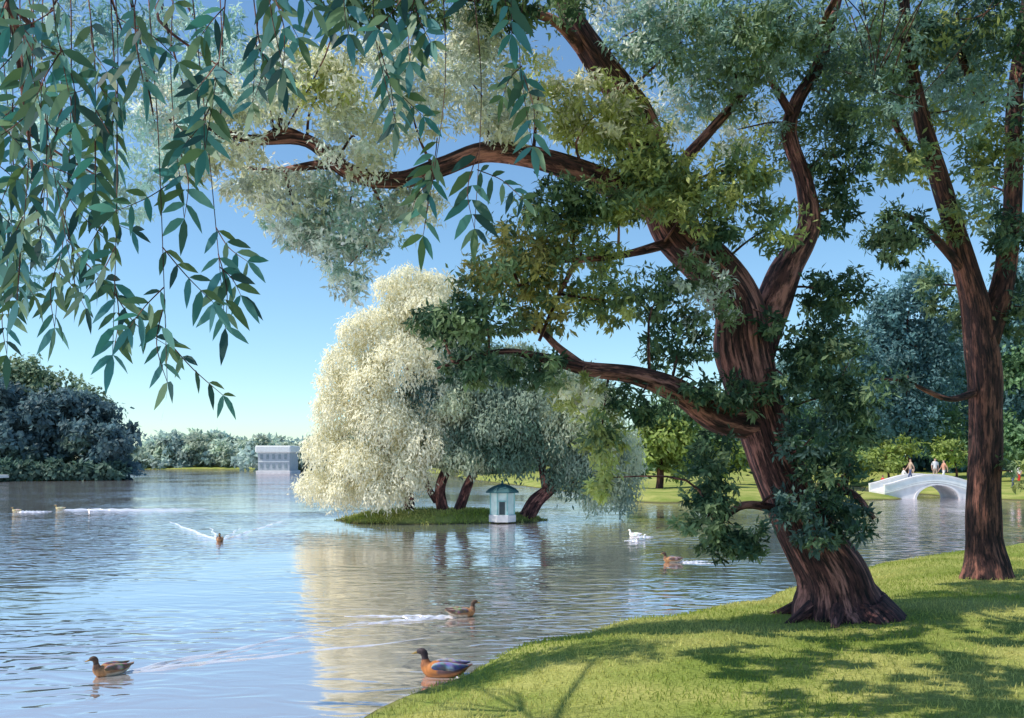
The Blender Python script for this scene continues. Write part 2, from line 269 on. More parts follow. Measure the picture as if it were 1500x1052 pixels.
BIG=[(875,165,75,52,1500,O,D-.8,Lc),(930,225,60,50,900,O,D-.6,Mg),(480,120,60,55,1100,Lc,D-2,O),(520,200,60,65,1200,Lc,D-1.7,G),(600,150,65,65,900,G,D-1.4,Lc),(690,120,65,80,1300,G,D-1.2,Lc),(700,50,50,50,800,Lc,D-1.2,G),(740,180,50,40,700,Lc,D-1.2,G),(570,80,50,40,500,G,D-1.2,Lc),(790,120,45,50,500,Lc,D-.9,O),
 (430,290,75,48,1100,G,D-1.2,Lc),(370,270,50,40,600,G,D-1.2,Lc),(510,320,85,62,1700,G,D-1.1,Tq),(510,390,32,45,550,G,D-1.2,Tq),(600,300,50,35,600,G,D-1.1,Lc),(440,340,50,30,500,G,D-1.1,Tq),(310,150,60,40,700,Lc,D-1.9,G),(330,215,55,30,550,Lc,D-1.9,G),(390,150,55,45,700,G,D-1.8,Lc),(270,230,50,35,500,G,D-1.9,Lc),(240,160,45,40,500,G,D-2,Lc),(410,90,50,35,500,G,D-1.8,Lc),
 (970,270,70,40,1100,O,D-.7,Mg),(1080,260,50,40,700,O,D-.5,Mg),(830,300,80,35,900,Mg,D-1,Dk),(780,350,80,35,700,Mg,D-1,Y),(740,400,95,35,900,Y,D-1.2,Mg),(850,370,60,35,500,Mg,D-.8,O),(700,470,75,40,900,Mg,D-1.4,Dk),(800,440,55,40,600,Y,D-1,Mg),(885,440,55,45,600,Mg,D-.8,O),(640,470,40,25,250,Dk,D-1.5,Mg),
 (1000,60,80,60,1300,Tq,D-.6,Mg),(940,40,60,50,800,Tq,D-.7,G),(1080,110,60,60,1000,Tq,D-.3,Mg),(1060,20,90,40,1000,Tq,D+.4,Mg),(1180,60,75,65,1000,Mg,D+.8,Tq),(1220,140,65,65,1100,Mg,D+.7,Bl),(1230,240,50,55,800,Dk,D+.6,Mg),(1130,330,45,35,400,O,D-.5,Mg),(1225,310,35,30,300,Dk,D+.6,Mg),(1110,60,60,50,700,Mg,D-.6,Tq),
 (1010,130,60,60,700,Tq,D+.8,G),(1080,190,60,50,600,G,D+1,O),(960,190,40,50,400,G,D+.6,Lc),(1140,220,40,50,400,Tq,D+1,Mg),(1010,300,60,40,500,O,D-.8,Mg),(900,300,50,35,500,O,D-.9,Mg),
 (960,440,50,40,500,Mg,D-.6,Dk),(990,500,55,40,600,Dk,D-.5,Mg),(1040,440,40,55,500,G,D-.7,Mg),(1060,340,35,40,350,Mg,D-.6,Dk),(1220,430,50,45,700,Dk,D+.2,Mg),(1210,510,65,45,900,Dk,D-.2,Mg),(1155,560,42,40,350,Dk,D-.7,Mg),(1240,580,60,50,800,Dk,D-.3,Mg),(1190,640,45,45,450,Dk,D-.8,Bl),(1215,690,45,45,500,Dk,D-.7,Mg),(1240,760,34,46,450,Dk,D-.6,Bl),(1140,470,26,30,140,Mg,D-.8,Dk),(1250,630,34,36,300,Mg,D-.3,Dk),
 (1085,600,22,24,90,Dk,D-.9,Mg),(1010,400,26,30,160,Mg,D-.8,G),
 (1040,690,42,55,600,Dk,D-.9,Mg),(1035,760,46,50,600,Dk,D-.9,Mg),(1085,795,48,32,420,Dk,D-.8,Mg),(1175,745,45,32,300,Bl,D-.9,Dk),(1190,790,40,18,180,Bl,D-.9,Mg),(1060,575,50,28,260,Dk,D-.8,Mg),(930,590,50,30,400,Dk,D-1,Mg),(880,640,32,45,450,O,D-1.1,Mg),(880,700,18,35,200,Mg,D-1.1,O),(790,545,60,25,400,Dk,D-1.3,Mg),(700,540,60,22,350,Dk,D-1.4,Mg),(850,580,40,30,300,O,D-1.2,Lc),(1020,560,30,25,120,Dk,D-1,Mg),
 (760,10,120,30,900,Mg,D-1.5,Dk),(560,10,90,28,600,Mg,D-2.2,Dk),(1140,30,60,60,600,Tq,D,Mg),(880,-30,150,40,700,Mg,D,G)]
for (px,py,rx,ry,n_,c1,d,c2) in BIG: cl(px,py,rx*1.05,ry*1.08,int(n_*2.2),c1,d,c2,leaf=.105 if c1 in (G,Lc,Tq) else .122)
# leaf clumps added above the view to cast dapples on the lawn
for i in range(330):
    c=np.array([rng.uniform(-3,7.5),rng.uniform(4.5,11),0]); c[2]=max(H+.545*c[1]+.3,rng.uniform(7.6,8.8)); r_=rng.uniform(.12,.32); C.clump(c,(r_,r_,r_*.4),int(330*r_),Mg,.2,col2=O,per=20,wd=.5)
    if i%6==0: T.twig(c,.012)
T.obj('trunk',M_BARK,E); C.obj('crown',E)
# ---------------- second tree
bx2,by2=8.95,16.8; E2=empty('park_tree',(bx2,by2,hz(bx2,by2)-.1),'tall dark-trunked tree with forked limbs on the shaded lawn','tree')
T2=Tubes(); D2=16.8; C=Leaves(); T=T2; K2=.73
limb([(1445,880,74,D2),(1443,840,46,D2),(1443,790,34,D2),(1442,700,31,D2),(1440,600,31,D2),(1440,520,33,D2),(1432,450,28,D2),(1400,345,20,D2-.2),(1372,250,18,D2-.4),(1345,150,15,D2-.5),(1328,60,12,D2-.6),(1320,-60,9,D2-.7)],28,.042,T2,K2)
limb([(1442,500,28,D2),(1466,430,22,D2),(1480,320,18,D2),(1486,220,16,D2),(1490,120,14,D2+.2),(1510,-40,11,D2+.3)],14,.05,T2,K2)
limb([(1415,400,10,D2-.1),(1350,330,6,D2-.6),(1310,310,4,D2-.8)],8,.05,T2)
limb([(1375,250,9,D2-.3),(1330,215,6,D2-.7),(1280,120,4,D2-1)],8,.05,T2)
limb([(1440,570,12,D2),(1390,585,7,D2-.5),(1330,560,4,D2-1),(1290,555,2,D2-1.2)],8,.05,T2,.6)
limb([(1440,150,9,D2),(1410,90,7,D2-.5),(1400,20,5,D2-1)],8,.05,T2)
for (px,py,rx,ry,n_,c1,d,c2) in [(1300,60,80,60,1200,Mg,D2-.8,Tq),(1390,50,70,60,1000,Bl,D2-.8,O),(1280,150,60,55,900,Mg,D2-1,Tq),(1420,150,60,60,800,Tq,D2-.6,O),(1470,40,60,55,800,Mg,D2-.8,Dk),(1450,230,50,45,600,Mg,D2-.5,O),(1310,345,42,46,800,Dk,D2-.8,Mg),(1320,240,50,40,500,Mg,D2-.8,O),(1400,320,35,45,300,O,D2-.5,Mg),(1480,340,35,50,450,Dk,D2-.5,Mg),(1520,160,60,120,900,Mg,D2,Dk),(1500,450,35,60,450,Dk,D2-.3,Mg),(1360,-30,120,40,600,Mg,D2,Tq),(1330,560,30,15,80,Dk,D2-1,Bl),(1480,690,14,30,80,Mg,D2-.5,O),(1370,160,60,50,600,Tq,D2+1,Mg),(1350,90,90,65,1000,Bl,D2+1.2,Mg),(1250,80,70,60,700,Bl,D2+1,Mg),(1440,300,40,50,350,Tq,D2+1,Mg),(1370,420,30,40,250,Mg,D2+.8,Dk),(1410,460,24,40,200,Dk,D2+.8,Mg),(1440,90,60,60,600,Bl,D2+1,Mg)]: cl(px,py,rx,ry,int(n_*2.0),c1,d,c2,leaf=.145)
for i in range(150):  # unseen leaf clumps added overhead for more dappled shade
    c=np.array([rng.uniform(1,9.5),rng.uniform(9.5,16),0]); c[2]=H+.53*c[1]+rng.uniform(.3,1.2); r_=rng.uniform(.18,.36); C.clump(c,(r_,r_,r_*.4),int(360*r_),Mg,.22,col2=O,per=20,wd=.5)
    if i%8==0: T.twig(c,.012)
T2.obj('trunk',M_BARK2,E2); C.obj('crown',E2)
# ---------------- island willows
def willow(bpx,bpy,bd,limbs,lobes,col,label,leaf=.22,tail=1.2,dens=1.0,bark=M_BARK):
    x,y,_=W(bpx,bpy,bd); e=empty('weeping_willow',(x,y,.35),label,'tree'); t=Tubes(); c=Leaves()
    for l in limbs: limb([(a,b_,r_,d) for a,b_,r_,d in l],12,.06,t,1.)
    for lo in lobes:
        px,py,rx,ry,d=lo[:5]; cc=lo[5] if len(lo)>5 else col; s=d/F; ce=W(px,py,d)
        c.weep(ce,(rx*s,max(1.,rx*s*.9),ry*s*.75),int(rx*ry*1.0*dens),cc,leaf,tail=tail*ry/60)
        t.twig(ce,.05)
    t.obj('trunk',bark,e); c.obj('crown',e)
CR=(.82,.79,.63); GR=(.30,.37,.28); PL=(.58,.62,.44); DG=(.14,.22,.16)
willow(600,758,39.3,[[(600,768,9,39.3),(598,720,8,39.3),(590,650,7,39),(600,560,6,39),(600,480,4,39)],[(598,700,6,39.3),(560,650,5,38.6),(530,600,4,38.5)],[(596,680,6,39.3),(640,610,4,39),(650,560,3,39)]],
 [(610,440,50,40,39),(555,475,44,38,38.6),(650,490,55,50,39.6),(512,525,36,34,38.6),(590,525,55,50,38.0),(495,595,34,38,38.4),(560,605,50,48,37.7),(478,650,30,34,38.2),(525,675,40,44,37.5),(590,680,38,45,37.7),(640,580,42,50,38.6),(462,705,24,28,38.4),(640,415,32,22,39.3),(520,482,24,20,38.2),(575,418,26,18,38.6),(540,560,32,32,37.4),(500,715,28,24,37.8),(560,715,34,26,37.5),(625,450,30,30,38.2),(615,640,34,40,37.6),(488,555,20,24,38.4),(600,400,22,14,39)],CR,'huge cream silver weeping willow trailing to the water on the island',leaf=.2,dens=2.6,tail=1.5)
willow(655,752,39,[[(652,765,9,39),(645,720,8,39),(655,680,7,39),(665,610,6,39),(690,540,4,39)],[(668,760,8,39.2),(684,715,7,39.2),(710,660,6,39.4),(730,590,4,39.5)],[(640,735,5,39),(620,690,4,38.8),(600,560,3,38.6)]],
 [(700,560,55,50,39,GR),(650,640,40,40,38.6,GR),(740,600,60,50,39,GR),(700,640,50,45,38.8,DG),(760,530,50,40,39.6,GR),(620,570,35,40,38.4,Bl),(740,665,40,30,38.4,DG),(665,590,30,30,38,PL),(700,520,40,30,38.6,DG),(720,620,36,30,38,GR),(680,670,36,26,38.2,PL),(760,620,34,34,38.2,DG)],GR,'grey-green weeping willow with twin reddish trunks on the island',dens=1.9,tail=1.2)
willow(775,752,39.4,[[(768,765,13,39.4),(785,735,11,39.4),(808,712,9,39.4),(830,670,7,39.5),(850,610,5,39.6)],[(800,715,7,39.4),(790,670,5,39.2),(770,600,4,39)]],
 [(830,560,60,45,39.6,GR),(860,610,55,45,39.4,PL),(800,640,50,40,39,DG),(880,640,36,45,39.6,GR),(900,680,24,50,40,PL),(915,700,16,45,40.3,GR),(850,670,45,35,39,GR),(820,610,40,35,38.6,PL),(870,580,34,30,38.8,PL),(780,580,36,30,38.4,GR),(840,690,34,26,38.8,DG),(870,700,22,34,39.4,PL),(925,660,14,44,40.4,PL),(885,620,18,40,38.6,PL)],GR,'leaning willow with pale trailing curtains beside the duck house',dens=1.9,tail=2.3)
# ---------------- background trees
def bgtree(px,pyb,d,lobes,col,label,leaf=.5,tr=.3,nm='park_tree'):
    x=(px-750)/F*d; z=hz(x,d); e=empty(nm,(x,d,z-.1),label,'tree'); t=Tubes(); c=Leaves()
    tops=min(l[1] for l in lobes); zt=H-(tops-HY)/F*d
    t.add([(x,d,z-.2),(x+.1,d,z+(zt-z)*.3),(x-.1,d,z+(zt-z)*.6),(x,d,z+(zt-z)*.85)],[tr,tr*.8,tr*.5,tr*.15],sides=10)
    for (a,b_,rx,ry,cc) in lobes:
        s=d/F; ce=W(a,b_,d+rng.uniform(-1,1)); ce[2]=max(ce[2],z+ry*s*.5)
        c.clump(ce,(rx*s,rx*s*.8,ry*s),int(rx*ry*1.1),cc,leaf,droop=.3,wd=.5,gap=.3); t.twig(ce,.08)
    t.obj('trunk',M_BARK2,e); c.obj('crown',e)
BB=(.13,.24,.25); SG=(.28,.35,.10); MG2=(.15,.25,.12)  # BB: distance haze, SG: sunlight, both put into the leaf colour
bgtree(965,710,66,[(955,650,35,35,SG),(985,640,35,35,SG),(965,610,35,30,MG2),(940,680,22,25,MG2),(990,680,25,25,SG),(1000,600,30,30,MG2)],SG,'sunlit yellow-green tree on the far lawn')
bgtree(1045,705,72,[(1040,640,45,40,MG2),(1075,610,40,35,MG2),(1030,590,35,30,MG2),(1060,670,40,25,SG)],MG2,'rounded mid-green tree on the far lawn')
bgtree(1130,705,78,[(1120,640,50,45,BB),(1160,620,45,40,MG2),(1130,580,40,35,BB),(1150,670,45,25,SG)],MG2,'broad green tree on the far lawn')
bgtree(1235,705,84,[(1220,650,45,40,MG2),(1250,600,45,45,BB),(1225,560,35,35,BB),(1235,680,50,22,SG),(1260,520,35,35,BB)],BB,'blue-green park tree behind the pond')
bgtree(1330,700,90,[(1320,620,55,45,BB),(1350,560,55,50,BB),(1310,520,50,45,BB),(1340,460,50,45,BB),(1300,450,35,40,BB),(1370,500,45,50,BB),(1370,620,45,40,MG2),(1350,415,35,30,BB),(1290,580,40,45,BB),(1280,500,35,40,BB)],BB,'tall haze-tinted blue-green tree beyond the white bridge')
bgtree(1420,700,95,[(1410,600,55,50,BB),(1450,560,50,50,MG2),(1420,510,45,45,BB),(1400,650,50,30,MG2),(1460,500,40,45,BB),(1430,450,35,35,BB)],BB,'tall haze-tinted tree beyond the white bridge')
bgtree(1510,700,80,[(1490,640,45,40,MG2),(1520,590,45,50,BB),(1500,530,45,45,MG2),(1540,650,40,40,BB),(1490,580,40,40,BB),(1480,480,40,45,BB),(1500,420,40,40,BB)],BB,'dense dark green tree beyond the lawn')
bgtree(1300,705,76,[(1295,670,30,22,SG),(1320,655,25,22,SG),(1275,665,20,20,MG2)],SG,'sunlit yellow-green shrub behind the bridge',tr=.12,nm='shrub',leaf=.4)
bgtree(1400,700,78,[(1390,660,30,22,SG),(1425,665,28,20,MG2),(1450,655,20,20,MG2)],SG,'sunlit yellow-green shrub behind the bridge',tr=.12,nm='shrub',leaf=.4)
# far woods (stuff); distance haze put into pale bluish leaf colours
def wood(name,lobes,label,leaf,dens,gap=.32):
    c=Leaves()
    for (px,py,rx,ry,d,cc) in lobes:
        s=d/F; ce=W(px,py,d); c.clump(ce,(rx*s,rx*s,ry*s),int(rx*ry*dens),cc,leaf,droop=.3,wd=.6,gap=gap)
    o_=c.obj(name); tag(o_,label,'woods',kind='stuff')
NV=(.12,.19,.205); lob=[]
for i in range(160):
    px=rng.uniform(-260,185); top=592+ (25 if px>150 else 0)-30*math.sin((px+300)/130)
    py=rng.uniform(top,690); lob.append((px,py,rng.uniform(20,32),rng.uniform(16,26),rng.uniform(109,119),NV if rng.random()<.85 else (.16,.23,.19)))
for i in range(150):
    xx=rng.uniform(-105,-48); sh=107-(-48-xx)*.42 if xx>-60 else 102-(-60-xx)*.13; dd=sh+1.3; lob.append((750+xx*F/dd,rng.uniform(688,697),17,13,dd,(.11,.18,.14)))
for px,py in [(20,560),(60,565),(-20,550),(90,575),(40,548),(-60,550),(130,590)]: lob.append((px,py,32,26,121,(.20,.27,.17)))
wood('lakeside_wood',lob,'dense dark blue-green trees on a wooded headland',.75,1.0)
lob=[]
for i in range(250):
    px=rng.uniform(165,720); py=rng.uniform(646,688)-6*math.sin(px/40); d=rng.uniform(206,222) if px<360 else rng.uniform(172,198)
    if px>430: py-=6
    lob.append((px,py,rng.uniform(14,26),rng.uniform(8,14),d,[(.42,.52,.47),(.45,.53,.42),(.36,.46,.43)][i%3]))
for px in np.arange(600,1300,22): lob.append((px,rng.uniform(640,685),28,20,rng.uniform(115,150),[(.20,.30,.18),(.24,.32,.17)][int(px)%2]))
wood('distant_woods',lob,'pale haze-tinted line of trees along the far shore',1.2,1.0)
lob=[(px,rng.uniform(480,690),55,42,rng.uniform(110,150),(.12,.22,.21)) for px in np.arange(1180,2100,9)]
wood('park_woods',lob,'dark haze-tinted woodland behind the lawn',1.1,.5)
# ---------------- overhanging tree with sprays
ax_,ay_=-5.2,1.2; az=hz(ax_,ay_); E3=empty('overhanging_tree',(ax_,ay_,az-.1),'leafy tree whose dark lanceolate sprays hang over the water','tree')
T3=Tubes()
T3.add([(ax_,ay_,az-.2),(ax_,ay_+.2,az+1.5),(ax_+.1,ay_+.8,4.2),(-4.6,2.6,6.2),(-4.2,4.4,7.0),(-3.4,6.0,7.2),(-2,6.8,7.1),(-.4,7.0,7.0),(1.0,7.1,6.9)],[.3,.22,.16,.10,.07,.05,.035,.025,.015],sides=14)
T3.add([(-4.2,4.4,7.0),(-4.0,6,6.8),(-4.2,7.4,6.6)],[.05,.03,.02],sides=8)
T3.add([(-4.4,3.6,6.7),(-3.2,4.6,6.6),(-1.6,5.2,6.4),(-.2,5.6,6.4)],[.05,.03,.022,.012],sides=8)
T3.add([(-4.2,4.4,7.0),(-4.4,7,7.4),(-4.2,9.2,7.9),(-3.6,10,8.1)],[.05,.035,.025,.015],sides=8)
def spray_leaf(p,ax,nn,Ln,wd,col):
    s=nrm(np.cross(ax,nn)); nn=np.cross(s,ax); st=[(0,0),(.22,.75),(.5,1),(.78,.6),(1,0)]; vs=[]
    for t,w in st:
        c=p+ax*Ln*t-nn*Ln*.22*t*t+np.array([0,0,-.32*Ln*t*t])
        if w==0: vs.append(c)
        else: vs.append(c+s*w*wd/2); vs.append(c-s*w*wd/2)
    b_=len(SPV); SPV.extend(vs); SPC.extend([col]*8)
    SPF.extend([[b_,b_+1,b_+2],[b_+1,b_+3,b_+4,b_+2],[b_+3,b_+5,b_+6,b_+4],[b_+5,b_+7,b_+6]])
SPV=[];SPF=[];SPC=[]
SC=[(.06,.13,.09),(.06,.19,.17),(.10,.17,.08),(.03,.08,.08),(.11,.27,.24),(.20,.30,.19),(.08,.23,.25)]
def spray(p0,p1,step=.11,Ln=.25,r=.005,bend=.12):
    p0=np.array(p0);p1=np.array(p1); d=p1-p0; Lt=np.linalg.norm(d); side=nrm(np.cross(d,[0,1,.3])); m=(p0+p1)/2+side*bend*Lt*rng.uniform(-1,1)
    T3.add([p0,m,p1],[r,r*.8,r*.4],sides=5,sub=5,ridge=0,keep=False)
    n_=max(3,int(Lt/step)); yaw=rng.uniform(-.6,.6)
    for i in range(n_+1):
        t=(i+.3)/(n_+.3); t=min(t,1); p=(1-t)**2*p0+2*t*(1-t)*m+t*t*p1; tg=nrm(2*(1-t)*(m-p0)+2*t*(p1-m)); sd=nrm(np.cross(tg,[math.sin(yaw),math.cos(yaw),.1]))
        for sg in (-1,1):
            if rng.random()<.1: continue
            a=nrm(tg*.55+sd*sg*rng.uniform(.6,1.2)+rng.normal(0,.15,3)+np.array([0,0,-.05]))
            nn=nrm(np.cross(sd,tg)*(1)+rng.normal(0,.3,3)+np.array([0,0,.3]))
            l=Ln*rng.uniform(.7,1.15)*(1-.25*abs(t-.5)); spray_leaf(p,a,nn,l,l*rng.uniform(.27,.37),SC[rng.integers(len(SC))])
    spray_leaf(p1,nrm(tg+rng.normal(0,.1,3)),nrm(np.cross(sd,tg)+rng.normal(0,.2,3)),Ln,Ln*.3,SC[rng.integers(len(SC))])
STEMS=[(40,25,440,7,20),(90,80,480,7.2,260),(120,140,280,6.6,20),(160,165,520,6.8,300),(165,170,240,6.6,20),(215,245,560,6.4,360),(270,330,480,6.8,320),(340,300,220,6.4,0),(390,370,150,6.6,-30),(420,415,100,6.2,-40),(60,110,180,6.0,-40),(30,60,160,6.4,-40),(230,210,120,6.0,-60),(-20,10,520,7.4,300),(-30,-10,420,7.0,80),(260,270,320,6.8,170),(10,60,350,7.2,160),(0,20,260,7.3,0),(60,110,420,7.3,260),
 (500,510,50,7.0,-60),(560,580,180,6.8,20),(600,600,90,6.6,-60),(640,620,345,7.0,190),(680,695,335,7.2,240),(785,780,215,7.0,80),(740,750,50,6.6,-60)]
for (x0,x1,y1,d,ys) in STEMS:
    top=W(x0,-110,d); tip=W(x1,y1,d+rng.uniform(-.3,.3)); q=T3.near(top); mid=(top+tip)/2+np.array([rng.uniform(-.15,.15),rng.uniform(-.1,.1),0])
    T3.add([q,top,mid,tip],[.012,.006,.004,.0025],sides=6,sub=6,ridge=0,keep=False)
    def pt(y):
        t=(y+110)/(y1+110); return (top*(1-2*t)+mid*2*t if t<.5 else mid*(2-2*t)+tip*(2*t-1))
    y=ys+10
    while y<y1-60:
        p=pt(y); sg=rng.choice([-1,1]); le=rng.uniform(60,110)/F*d
        spray(p,p+np.array([sg*le*rng.uniform(.3,.9),rng.uniform(-.3,.3)*le,-le*rng.uniform(.5,.9)]),Ln=rng.uniform(.16,.23)); y+=rng.uniform(50,84)
    spray(pt(max(y1-110,-100)),tip,Ln=.23,step=.11)
T3.obj('trunk',M_BARK,E3)
mesh_obj('crown',SPV,SPF,M_LEAF,cols=np.array(SPC),smooth=True,parent=E3)
T=T3b=Tubes(); T3b.sk=T3.sk; C=Leaves(); HZ=(.50,.64,.60); H2=(.22,.38,.38)  # HZ, H2: pale leaf clumps added as haze behind the sprays
for (px,py,rx,ry,n_,c1) in [(60,40,90,60,1000,H2),(180,50,90,60,1000,H2),(300,50,90,50,1000,H2),(110,190,80,50,1000,HZ),(230,200,90,60,1200,HZ),(60,290,60,45,500,H2),(180,280,60,45,600,HZ),(30,400,40,50,400,H2),(270,130,60,40,600,HZ),(40,150,60,50,600,H2),(60,360,50,40,400,HZ),(340,110,60,40,600,HZ)]: cl(px,py,rx,ry,n_,c1,9.6+rng.uniform(-.4,.4),HZ,leaf=.10,wd=.3)
C.obj('haze_foliage',E3); T3b.obj('twig',M_BARK,E3)
# ---------------- grass blades & tufts
def grassy(n_,xr,yr,hl,name,label,cond=None,isl=False):
    x=rng.uniform(*xr,n_);y=rng.uniform(*yr,n_)
    if isl:
        a=rng.uniform(0,2*np.pi,n_); t=rng.uniform(.1,.97,n_)**.5; k=1+.07*np.sin(3*a+1)+.05*np.sin(7*a)
        x=ic[0]+t*5.0*k*np.cos(a); y=ic[1]+t*2.35*k*np.sin(a); z=-.25+.75*(1-t**3)
    else:
        ok=(np.abs(x)<y*.62+.5); x=x[ok];y=y[ok]; sd=sdist(x,y); ok=sd>.12; x=x[ok];y=y[ok]; z=height(x,y)
    P=np.stack([x,y,z-.01],1); A=nrm(rng.normal(size=P.shape)*.45+np.array([0,0,1.])); Nn=nrm(rng.normal(size=P.shape)*.6+np.array([0,-.2,1.]))
    c=Leaves(); v=.5+.5*np.sin(x*1.3+2*np.sin(y*.9)); Cc=np.array([.27,.33,.07])[None]*(1-v[:,None])+np.array([.53,.50,.18])[None]*v[:,None]
    c.add(P,A,Nn,hl*rng.uniform(.5,1.4,len(P)),Cc*rng.uniform(.7,1.3,(len(P),1)),.18 if not isl else .3)
    o_=c.obj(name); tag(o_,label,'grass',kind='stuff')
grassy(170000,(-3,16),(6,24),.06,'grass','short mown yellow-green grass on the pond bank')
grassy(6000,(0,1),(0,1),.14,'grass','rough grass covering the little island',isl=True)
# ---------------- ducks
def loft(path,nseg=16,name='body',parent=None,mat=M_PAINT,cf=None,off=(0,0,0),smooth=True):
    P=np.array([[a[0],0,a[1]] for a in path],float); ry=np.array([a[2] for a in path]); rz=np.array([a[3] for a in path]); n=len(P)
    ts=np.linspace(0,n-1,(n-1)*3+1)
    def cr(A,t):
        i=min(int(t),n-2);u=t-i; p0=A[max(i-1,0)];p1=A[i];p2=A[i+1];p3=A[min(i+2,n-1)]
        return .5*((2*p1)+(-p0+p2)*u+(2*p0-5*p1+4*p2-p3)*u*u+(-p0+3*p1-3*p2+p3)*u**3)
    Q=np.array([cr(P,t) for t in ts]); a_=np.array([max(.001,cr(ry,t)) for t in ts]); b_=np.array([max(.001,cr(rz,t)) for t in ts])
    Tn=nrm(np.gradient(Q,axis=0)); U=np.stack([-Tn[:,2],0*Tn[:,0],Tn[:,0]],1)
    vs=[];cs=[];fs=[]
    for i in range(len(Q)):
        for j in range(nseg):
            an=2*math.pi*j/nseg; v=Q[i]+np.array([0,1,0])*a_[i]*math.cos(an)+U[i]*b_[i]*math.sin(an); vs.append(v+np.array(off)); cs.append(cf(ts[i],math.sin(an)) if cf else (.2,.15,.1))
    for i in range(len(Q)-1):
        for j in range(nseg): fs.append([i*nseg+j,i*nseg+(j+1)%nseg,(i+1)*nseg+(j+1)%nseg,(i+1)*nseg+j])
    fs.append(list(range(nseg))); fs.append([(len(Q)-1)*nseg+j for j in range(nseg)][::-1])
    o_=mesh_obj(name,vs,fs,mat,cols=np.array(cs),smooth=smooth)
    if parent: o_.parent=parent
    return o_
BODY=[(-.30,.135,.012,.006),(-.25,.115,.04,.02),(-.18,.085,.08,.055),(-.08,.07,.108,.085),(.04,.065,.115,.095),(.13,.078,.095,.09),(.18,.115,.062,.068),(.192,.16,.04,.044),(.198,.2,.031,.034),(.203,.23,.034,.038),(.222,.258,.038,.036),(.258,.258,.03,.03),(.28,.25,.014,.014)]
PAL={'hen':dict(b=(.24,.13,.07),br=(.40,.20,.09),h=(.09,.055,.04),n=(.25,.13,.08),w=(.13,.085,.07),w2=(.3,.24,.22),bill=(.35,.2,.05),u=(.45,.38,.3)),
 'drake':dict(b=(.15,.08,.08),br=(.46,.17,.05),h=(.05,.035,.04),n=(.28,.11,.05),w=(.06,.07,.17),w2=(.26,.26,.36),bill=(.30,.2,.05),u=(.40,.17,.07)),
 'white':dict(b=(.75,.75,.72),br=(.8,.8,.78),h=(.8,.8,.78),n=(.8,.8,.78),w=(.6,.6,.6),w2=(.75,.75,.75),bill=(.6,.3,.05),u=(.7,.7,.7)),
 'tan':dict(b=(.5,.42,.25),br=(.55,.45,.25),h=(.35,.25,.12),n=(.5,.4,.22),w=(.4,.33,.2),w2=(.5,.45,.35),bill=(.5,.3,.05),u=(.6,.55,.4))}
for (px,py,hd,sc,pal,lab,wl,sp_),(x,y) in zip(DUCKS,DP):
    p_=PAL[pal]; e=empty('duck',(x,y,0.0),lab,'duck')
    def cf(t,s,p_=p_):
        k=p_['b'] if t<4.2 else p_['br'] if t<6.3 else p_['n'] if t<7.6 else p_['h']
        if t<4.5 and s<-.2: k=p_['u']
        f=rng.uniform(.7,1.3); return tuple(c*f for c in k)
    loft(BODY,22,'body',e,cf=cf)
    for sg in (-1,1):
        loft([(.11,.10,.008,.02),(.07,.11,.022,.05),(-.03,.115,.026,.058),(-.13,.12,.022,.042),(-.21,.13,.012,.022),(-.27,.14,.004,.008)],12,'wing',e,off=(0,sg*.088,0),cf=lambda t,s,p_=p_:tuple(c*rng.uniform(.5,1.5) for c in (p_['w2'] if (s<-.8 or 2.3<t<2.7) else p_['w'])))
    loft([(.27,.25,.014,.015),(.295,.244,.015,.011),(.32,.237,.017,.006),(.338,.234,.009,.003)],10,'bill',e,cf=lambda t,s,p_=p_:p_['bill'])
    for sg in (-1,1): loft([(.243,.268,.001,.001),(.248,.268,.005,.006),(.253,.268,.001,.001)],8,'eye',e,off=(0,sg*.032,0),cf=lambda t,s:(.01,.01,.01))
    e.rotation_euler=(0,0,math.radians(hd)); e.scale=(sc*1.1,)*3; e.location.z=-.01
# ---------------- box helper
def box(name,x0,x1,y0,y1,z0,z1,mat,parent=None,bev=.02):
    v=[(x,y,z) for z in (z0,z1) for y in (y0,y1) for x in (x0,x1)]; f=[[0,2,3,1],[4,5,7,6],[0,1,5,4],[2,6,7,3],[0,4,6,2],[1,3,7,5]]
    o_=mesh_obj(name,v,f,mat,parent=parent)
    if bev: b_=o_.modifiers.new('bevel','BEVEL'); b_.width=bev; b_.segments=2
    return o_
M_WH=plain('white_paint',(.80,.81,.79),.6,.08); M_GRN=plain('green_roof',(.03,.10,.11),.6,.3); M_TEAL=plain('teal_paint',(.25,.5,.48),.6,.2); M_PT=plain('pale_teal_paint',(.60,.74,.70),.6,.15); M_DARK=plain('doorway_shade',(.03,.05,.055),.5,.2); M_GLZ=plain('window_glass',(.26,.32,.35),.3,.2); M_STONE=plain('pale_stone',(.74,.71,.71),.85,.12,2.)
# duck house (octagonal kiosk)
hx,hy=(736-750)/F*37.9,37.9; zb=.36
E4=empty('duck_house',(hx,hy,zb-.15),'small pale blue-green kiosk duck house with domed roof','duck house')
def prism(name,prof,mat,ns=8,cx=hx,cy=hy,par=E4):
    v=[];f=[];o8=math.pi/ns
    for (r_,z) in prof:
        for j in range(ns): a=2*math.pi*j/ns+o8; v.append((cx+r_*math.cos(a),cy+r_*math.sin(a),z))
    for i in range(len(prof)-1):
        for j in range(ns): f.append([i*ns+j,i*ns+(j+1)%ns,(i+1)*ns+(j+1)%ns,(i+1)*ns+j])
    f.append(list(range(ns))[::-1]); f.append([(len(prof)-1)*ns+j for j in range(ns)]); return mesh_obj(name,v,f,mat,parent=par)
prism('base',[(.62,zb-.3),(.62,zb-.02),(.58,zb)],M_STONE)
prism('wall',[(.54,zb+.001),(.54,zb+.92)],M_PT)
